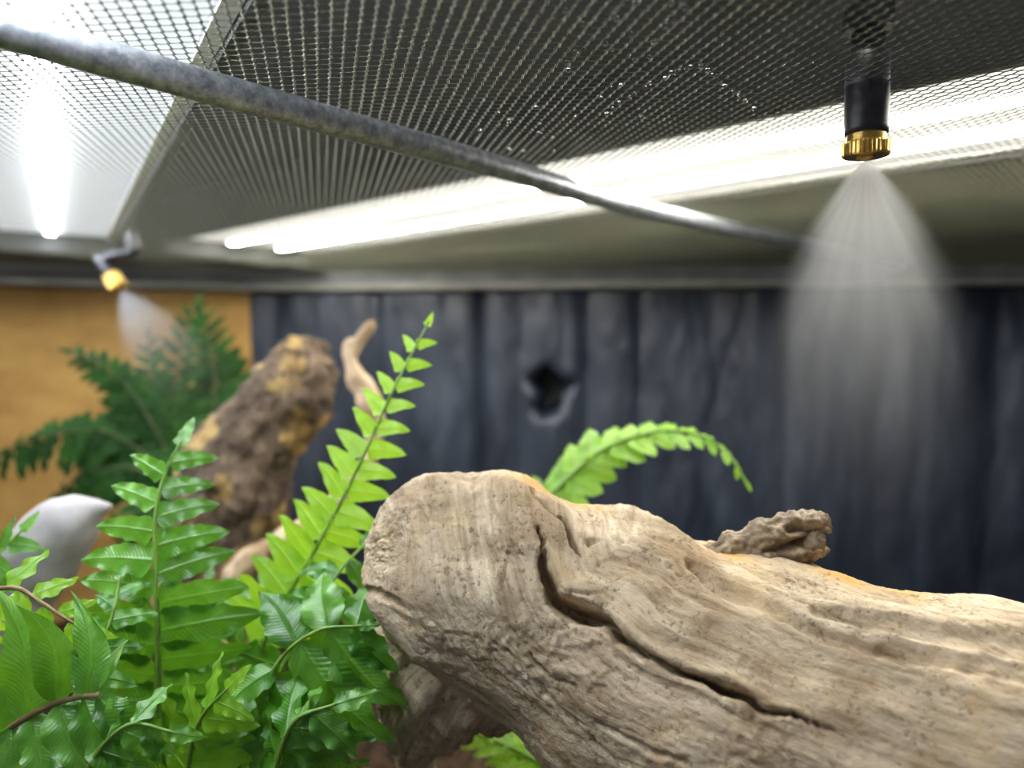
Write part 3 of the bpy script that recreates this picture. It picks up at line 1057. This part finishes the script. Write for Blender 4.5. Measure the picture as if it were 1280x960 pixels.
def frond(plant, path, n, lmax, kind, mat, stem, r0, face, start=0.25, base_len=0.6, peak=0.25, tip_len=0.25, lean=18, droop=0.0, jitter=0.08, sides=(1, -1), stem_taper=0.35, alt=0.5):
    """path: (px,py,Z) list from the base towards the tip; face: the direction the blade faces"""
    c = np.array(plant.location)
    pts = [P(*q) if len(q) == 3 else np.array(q[:3]) for q in path]
    pts = [c + np.array([0, 0, 0.004])] + pts if start > 0 else pts
    sp = spline(pts, 160)
    T = np.gradient(sp, axis=0)
    T /= np.linalg.norm(T, axis=1)[:, None]
    # where the leafy part begins, along the drawn part of the path
    first = np.argmin(np.linalg.norm(sp - P(*path[0]), axis=1))
    leafs = first + int((159 - first) * (start if start < 0.9 else 0))
    rad = np.interp(np.arange(160), [0, first, 159], [r0 * 1.25, r0, r0 * stem_taper])
    v, f = tube(sp - c, rad, 8)
    fo = link('frond', mesh('frond', v, f), M[stem], plant)
    face = np.asarray(face, float)
    for k in range(n):
        for s_i, sd in enumerate(sides):
            q = (k + alt * s_i) / n
            i = leafs + q * (157 - leafs)
            i0 = int(i)
            pos = sp[i0] + (sp[min(i0 + 1, 159)] - sp[i0]) * (i - i0)
            t = T[i0]
            nf = face - t * (face @ t)
            nf /= np.linalg.norm(nf)
            sv = np.cross(nf, t) * sd
            if q < peak:
                L = lmax * (base_len + (1 - base_len) * q / peak)
            else:
                L = lmax * (1 - (1 - tip_len) * ((q - peak) / (1 - peak)) ** 1.15)
            L *= 1 + RND.uniform(-jitter, jitter)
            a = math.radians(lean + 26 * q ** 2 + RND.uniform(-6, 6))
            x = sv * math.cos(a) + t * math.sin(a) - nf * droop * RND.uniform(0.6, 1.3)
            x /= np.linalg.norm(x)
            z = nf + sv * RND.uniform(-.12, .22) + t * RND.uniform(-.3, .3)
            z = z - x * (z @ x)
            z /= np.linalg.norm(z)
            y = np.cross(z, x)
            vs = LEAF[kind]
            o = bpy.data.objects.new('leaflet', leaf_for(kind, mat, RND.randrange(len(vs))))
            C.objects.link(o)
            o.parent = fo
            ys = L * (1 if sd > 0 else -1)
            p = pos - c
            o.matrix_local = Matrix(((x[0] * L, y[0] * ys, z[0] * L, p[0]), (x[1] * L, y[1] * ys, z[1] * L, p[1]), (x[2] * L, y[2] * ys, z[2] * L, p[2]), (0, 0, 0, 1)))
    for_end = T[159]
    nf = face - for_end * (face @ for_end); nf /= np.linalg.norm(nf)
    x, z = for_end, nf
    y = np.cross(z, x)
    L = lmax * tip_len * 0.85
    p = sp[158] - c
    o = bpy.data.objects.new('leaflet', leaf_for(kind, mat, 0))
    C.objects.link(o); o.parent = fo
    o.matrix_local = Matrix(((x[0] * L, y[0] * L, z[0] * L, p[0]), (x[1] * L, y[1] * L, z[1] * L, p[1]), (x[2] * L, y[2] * L, z[2] * L, p[2]), (0, 0, 0, 1)))
    return fo


def leaf_at(plant, fo, base, tip, kind, mat, face, flip=1, wide=1.0):
    """one leaflet drawn from its base to its tip, both (px,py,Z)"""
    c = np.array(plant.location)
    a, b_ = P(*base), P(*tip)
    x = b_ - a
    L = np.linalg.norm(x)
    x /= L
    z = np.asarray(face, float)
    z = z - x * (z @ x)
    z /= np.linalg.norm(z)
    y = np.cross(z, x)
    o = bpy.data.objects.new('leaflet', leaf_for(kind, mat, RND.randrange(len(LEAF[kind]))))
    C.objects.link(o)
    o.parent = fo
    p = a - c
    ys = L * wide * flip
    o.matrix_local = Matrix(((x[0] * L, y[0] * ys, z[0] * L, p[0]), (x[1] * L, y[1] * ys, z[1] * L, p[1]), (x[2] * L, y[2] * ys, z[2] * L, p[2]), (0, 0, 0, 1)))


def fern(label, x, y, rad=0.012):
    e = empty('fern', (x, y, 0.0), label, 'fern', None)
    prof = [(rad * 1.1, -0.003), (rad * 1.25, 0.004), (rad, 0.010), (rad * 0.55, 0.016), (rad * 0.2, 0.018)]
    v, f = lathe(prof, 14)
    v = np.array(v)
    v += 0.0015 * np.stack([noise3(v * 300, 1), noise3(v * 300, 2), noise3(v * 300, 3)], 1)
    link('crown', mesh('crown', v, f), M['stem_brown'], e)
    return e


def pxm(n, Z):
    return n * Z / F


TC = np.array([0.0, -1.0, 0.55])       # blade faces the viewer side and up
# centre fern: young upright frond, sword frond, broad lower fronds
fa = fern('lush green sword fern with a bright young frond standing beside the driftwood head', -0.085, 0.30)
frond(fa, [(300, 900, .262), (338, 785, .258), (392, 690, .256), (442, 596, .256), (492, 486, .257), (536, 402, .258)], 15, pxm(80, .256), 'small', 'leaf_bright', 'stem_green', 0.0010, (-0.15, -1, 0.35), start=0.22, base_len=1.0, peak=0.1, tip_len=0.30, lean=14, jitter=0.06, alt=0.3)
frond(fa, [(212, 960, .235), (200, 880, .232), (196, 760, .230), (194, 650, .232), (206, 592, .236), (226, 552, .241)], 11, pxm(122, .23), 'long', 'leaf', 'stem_green', 0.0012, (0.05, -1, 0.55), start=0.06, base_len=0.95, peak=0.35, tip_len=0.45, lean=2, jitter=0.08, droop=0.05)
frond(fa, [(310, 1000, .24), (330, 900, .235), (370, 800, .235), (420, 720, .24), (455, 680, .25)], 8, pxm(105, .235), 'broad', 'leaf', 'stem_green', 0.0012, (0.2, -1, 0.7), start=0.05, base_len=0.9, peak=0.3, tip_len=0.5, lean=-28, jitter=0.12, droop=0.35)
f4 = frond(fa, [(290, 1010, .235), (318, 900, .225), (350, 825, .218), (398, 788, .214), (452, 782, .212)], 0, pxm(60, .215), 'broad', 'leaf', 'stem_green', 0.0011, (0.1, -0.8, 0.7), start=0.1, tip_len=0.6)
for b_, t_, w_, fl2, fc_ in (
        ((376, 803, .216), (462, 956, .203), 0.95, 1, (-0.3, -1, 0.55)),
        ((340, 845, .220), (402, 985, .205), 1.25, 1, (-0.3, -1, 0.55)),
        ((412, 786, .214), (486, 912, .208), 1.0, 1, (-0.35, -1, 0.5)),
        ((444, 783, .213), (484, 858, .210), 1.2, 1, (-0.4, -1, 0.5)),
        ((325, 882, .224), (350, 1000, .212), 1.2, -1, (-0.2, -1, 0.6)),
        ((345, 835, .220), (262, 880, .212), 1.0, 1, (0.1, -0.9, 0.8)),
        ((326, 880, .224), (238, 938, .212), 1.1, -1, (0.1, -0.9, 0.8)),
        ((372, 806, .216), (330, 720, .226), 1.2, 1, (0.2, -1, 0.5)),
        ((410, 786, .214), (388, 700, .228), 1.2, -1, (0.2, -1, 0.5)),
        ((446, 783, .213), (462, 708, .226), 1.1, -1, (0.1, -1, 0.5))):
    leaf_at(fa, f4, b_, t_, 'broad', 'leaf', fc_, fl2, w_)
frond(fa, [(250, 1020, .26), (280, 860, .27), (330, 760, .275), (400, 700, .28)], 9, pxm(88, .27), 'long', 'leaf', 'stem_green', 0.0011, (0.1, -1, 0.8), start=0.1, base_len=0.9, peak=0.3, tip_len=0.5, lean=8, jitter=0.12, droop=0.25)
frond(fa, [(330, 1040, .215), (345, 960, .205), (370, 900, .20), (420, 880, .20)], 6, pxm(120, .205), 'broad', 'leaf', 'stem_green', 0.0012, (0.1, -0.7, 0.9), start=0.1, base_len=0.9, peak=0.3, tip_len=0.6, lean=15, jitter=0.12, droop=0.5)
frond(fa, [(230, 1040, .225), (235, 960, .22), (250, 900, .215), (285, 860, .21)], 6, pxm(95, .215), 'long', 'leaf_bright', 'stem_green', 0.0011, (0.0, -1, 0.8), start=0.1, base_len=0.9, peak=0.3, tip_len=0.6, lean=15, jitter=0.12, droop=0.3)
frond(fa, [(200, 1020, .25), (240, 900, .26), (262, 800, .27), (262, 720, .28)], 9, pxm(80, .26), 'long', 'leaf', 'stem_green', 0.0010, (0.2, -1, 0.5), start=0.1, base_len=0.9, peak=0.3, tip_len=0.5, lean=10, jitter=0.12, droop=0.2)

# foreground fern, bottom left corner
fl_ = fern('foreground fern with curled leaflets on an arching brown stem near the white branch', -0.165, 0.215)
f3 = frond(fl_, [(-60, 985, .200), (-20, 938, .194), (20, 905, .190), (62, 882, .187), (100, 871, .186), (124, 869, .186)], 0, pxm(30, .187), 'hooked', 'leaf', 'stem_brown', 0.0011, (0.1, -1, 0.35), start=0.18, tip_len=0.6, stem_taper=0.6)
for b_, t_, k_, w_, fl2, fc_ in (
        ((-8, 922, .192), (6, 790, .188), 'hooked', 1.0, 1, (0.9, -1, 0.2)),
        ((30, 899, .190), (44, 768, .180), 'hooked', 1.0, 1, (0.35, -1, 0.35)),
        ((70, 880, .187), (80, 752, .182), 'hooked', 0.95, 1, (0.8, -1, 0.3)),
        ((108, 870, .186), (124, 750, .186), 'hooked', 0.95, 1, (0.4, -1, 0.35)),
        ((116, 869, .186), (150, 800, .190), 'hooked', 0.9, -1, (0.9, -0.7, 0.3)),
        ((14, 909, .190), (2, 1010, .182), 'broad', 1.15, 1, (0.3, -0.7, 0.9)),
        ((40, 893, .189), (52, 990, .180), 'broad', 1.1, -1, (-0.2, -0.7, 0.9)),
        ((74, 878, .187), (104, 985, .178), 'broad', 1.1, 1, (0.3, -0.8, 0.8)),
        ((104, 871, .186), (150, 985, .177), 'broad', 1.05, -1, (-0.3, -0.8, 0.8)),
        ((122, 870, .186), (200, 962, .182), 'broad', 0.8, -1, (0.3, -0.8, 0.7))):
    leaf_at(fl_, f3, b_, t_, k_, 'leaf', fc_, fl2, w_)
frond(fl_, [(-60, 820, .215), (-20, 745, .208), (20, 735, .205), (50, 752, .203), (85, 775, .202), (120, 790, .202)], 6, pxm(62, .205), 'broad', 'leaf_bright', 'stem_brown', 0.0010, (0.1, -1, 0.6), start=0.1, base_len=1.0, peak=0.4, tip_len=0.6, lean=22, jitter=0.15, droop=0.15)
frond(fl_, [(-80, 800, .25), (-40, 720, .25), (0, 690, .25), (30, 660, .252)], 5, pxm(60, .25), 'small', 'leaf', 'stem_green', 0.0010, (0.1, -1, 0.6), start=0.1, base_len=1.0, peak=0.4, tip_len=0.6, lean=22, jitter=0.15, droop=0.15)
frond(fl_, [(60, 1050, .19), (95, 990, .185), (130, 930, .182), (165, 905, .182), (215, 915, .182)], 6, pxm(80, .185), 'broad', 'leaf', 'stem_green', 0.0010, (0.0, -0.9, 0.7), start=0.15, base_len=1.0, peak=0.4, tip_len=0.7, lean=15, jitter=0.15, droop=0.3)
frond(fl_, [(20, 1040, .20), (60, 930, .21), (110, 840, .215), (140, 770, .22), (150, 720, .228)], 8, pxm(75, .215), 'long', 'leaf', 'stem_green', 0.0010, (0.0, -1, 0.6), start=0.1, base_len=0.9, peak=0.4, tip_len=0.5, lean=12, jitter=0.15, droop=0.2)

# fern behind the driftwood: arching frond and the frond seen below the limb
fb_ = fern('bright fern behind the driftwood whose single frond arches over to one side', 0.04, 0.36)
frond(fb_, [(640, 700, .34), (672, 640, .335), (705, 603, .33), (752, 563, .33), (812, 541, .33), (868, 542, .33), (908, 566, .325), (936, 608, .32)], 13, pxm(50, .33), 'round', 'leaf_bright', 'stem_green', 0.0014, (0.35, -0.5, 0.9), start=0.20, base_len=1.0, peak=0.2, tip_len=0.30, lean=26, jitter=0.12, droop=0.2, alt=0.4)
frond(fb_, [(780, 1080, .30), (720, 990, .295), (660, 945, .29), (610, 922, .29), (566, 908, .29)], 13, pxm(66, .29), 'long', 'leaf_bright', 'stem_green', 0.0012, (-0.1, -0.8, 0.8), start=0.1, base_len=1.0, peak=0.3, tip_len=0.5, lean=38, jitter=0.08, droop=0.1)

# dark fern in the shaded back corner
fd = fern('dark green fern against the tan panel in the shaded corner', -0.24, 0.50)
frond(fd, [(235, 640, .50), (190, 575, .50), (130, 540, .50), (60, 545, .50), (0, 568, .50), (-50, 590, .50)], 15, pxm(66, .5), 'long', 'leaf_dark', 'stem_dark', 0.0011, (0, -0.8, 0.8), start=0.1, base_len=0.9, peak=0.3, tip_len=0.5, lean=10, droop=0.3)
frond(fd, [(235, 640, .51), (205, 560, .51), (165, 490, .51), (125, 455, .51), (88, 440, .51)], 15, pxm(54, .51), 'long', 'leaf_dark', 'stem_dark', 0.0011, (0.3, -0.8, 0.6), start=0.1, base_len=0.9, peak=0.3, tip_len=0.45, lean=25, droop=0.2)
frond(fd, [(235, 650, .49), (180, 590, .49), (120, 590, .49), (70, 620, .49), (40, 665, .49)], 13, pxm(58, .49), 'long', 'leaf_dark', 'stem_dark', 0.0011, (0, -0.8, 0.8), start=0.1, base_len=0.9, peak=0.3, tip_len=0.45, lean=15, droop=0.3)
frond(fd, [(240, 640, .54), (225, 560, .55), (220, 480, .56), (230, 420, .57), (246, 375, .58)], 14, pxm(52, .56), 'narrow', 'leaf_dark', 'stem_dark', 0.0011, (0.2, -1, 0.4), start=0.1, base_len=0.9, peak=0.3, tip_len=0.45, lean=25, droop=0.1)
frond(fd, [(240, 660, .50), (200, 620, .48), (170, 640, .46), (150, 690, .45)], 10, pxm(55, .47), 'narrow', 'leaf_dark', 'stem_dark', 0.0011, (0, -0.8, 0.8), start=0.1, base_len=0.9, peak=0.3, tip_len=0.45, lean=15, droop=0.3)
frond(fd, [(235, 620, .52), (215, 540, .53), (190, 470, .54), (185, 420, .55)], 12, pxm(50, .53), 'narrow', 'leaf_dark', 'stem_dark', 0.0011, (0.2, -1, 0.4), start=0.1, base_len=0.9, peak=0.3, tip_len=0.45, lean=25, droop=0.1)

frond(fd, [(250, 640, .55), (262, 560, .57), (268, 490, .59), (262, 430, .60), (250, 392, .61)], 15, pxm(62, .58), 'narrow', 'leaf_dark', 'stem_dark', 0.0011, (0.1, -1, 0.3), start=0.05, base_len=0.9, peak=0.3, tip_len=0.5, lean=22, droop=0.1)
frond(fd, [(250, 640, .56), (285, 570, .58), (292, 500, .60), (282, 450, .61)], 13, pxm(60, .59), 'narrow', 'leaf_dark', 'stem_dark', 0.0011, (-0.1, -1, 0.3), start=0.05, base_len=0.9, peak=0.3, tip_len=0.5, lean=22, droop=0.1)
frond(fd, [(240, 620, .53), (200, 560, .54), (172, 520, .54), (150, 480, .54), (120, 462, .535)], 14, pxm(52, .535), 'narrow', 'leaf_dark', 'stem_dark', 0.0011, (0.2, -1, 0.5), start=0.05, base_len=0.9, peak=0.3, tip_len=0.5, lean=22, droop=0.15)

# ------------------------------------------------------------------ dry leaves on the soil
for i, (x, y, rz, lab) in enumerate(((-0.01, 0.30, 0.6, 'dry tan leaf lying on the soil at the foot of the driftwood'), (0.03, 0.40, 2.2, 'dry tan leaf lying on the soil behind the driftwood foot'))):
    o = bpy.data.objects.new('dry_leaf', leaf_for('round', 'leaf_dry', i % 3))
    C.objects.link(o)
    L = 0.055
    o.scale = (L, L, L * 0.7)
    o.rotation_euler = (math.pi, 0.05, rz)
    o.location = (x, y, 0.006)
    tag(o, lab, 'leaf')

# ------------------------------------------------------------------ water drops
def dome(r, h):
    return lathe([(r, 0), (r * 0.95, h * 0.35), (r * 0.75, h * 0.72), (r * 0.4, h * 0.94), (r * 0.05, h)], 14)


dv, df = dome(0.0030, 0.0022)
dme = mesh('water_drop', dv, df)
dme.materials.append(M['water'])
B3 = np.array([BD[0], BD[1], 0]); N3 = np.array([BN[0], BN[1], 0])
for px_, py_, sc in ((930, 441, 1.1), (824, 601, 1.3), (797, 577, 0.9), (545, 378, 1.0), (823, 384, 1.0), (1240, 668, 1.2), (578, 552, 1.0), (1272, 610, 0.9)):
    u0, z0 = back_point(px_, py_)
    k = np.argmin((su - u0) ** 2 + (sz - z0) ** 2)
    o = link('water_drop', dme)
    pp = pts[k] + N3 * 0.0005
    x = B3; z = N3; y = np.cross(z, x)
    o.matrix_world = Matrix(((x[0] * sc, y[0] * sc, z[0] * sc, pp[0]), (x[1] * sc, y[1] * sc * 1.4, z[1] * sc, pp[1]), (x[2] * sc, y[2] * sc * 1.4, z[2] * sc, pp[2]), (0, 0, 0, 1)))
    tag(o, 'water drop clinging to the dark back wall', 'water drop', 'water drops on the back wall')

# beads of water caught in the screen
bead_v, bead_f = [], []
rb_ = random.Random(8)
line = [(760, 140), (800, 112), (840, 92), (870, 80), (890, 92), (912, 110), (930, 124), (946, 136)]
bl = []
for (x0, y0), (x1, y1) in zip(line[:-1], line[1:]):
    for k in range(5):
        bl.append((x0 + (x1 - x0) * k / 5 + rb_.uniform(-3, 3), y0 + (y1 - y0) * k / 5 + rb_.uniform(-2, 2)))
for k in range(36):
    bl.append((rb_.uniform(690, 860), rb_.uniform(0, 150)))
for k in range(12):
    bl.append((rb_.uniform(600, 700), rb_.uniform(120, 190)))
parts = []
for bx, by in bl:
    p = on_plane(bx, by, LID - 0.0008)
    r_ = rb_.uniform(0.0003, 0.0008)
    v, f = lathe([(r_ * 0.1, r_), (r_ * 0.8, r_ * 0.6), (r_, 0), (r_ * 0.8, -r_ * 0.6), (r_ * 0.1, -r_)], 8)
    parts.append((np.array(v) + p - np.array([0, 0.3, LID]), f))
bo = link('water_beads', mesh('water_beads', *join(parts)), M['water'], lid)
bo['kind'] = 'stuff'
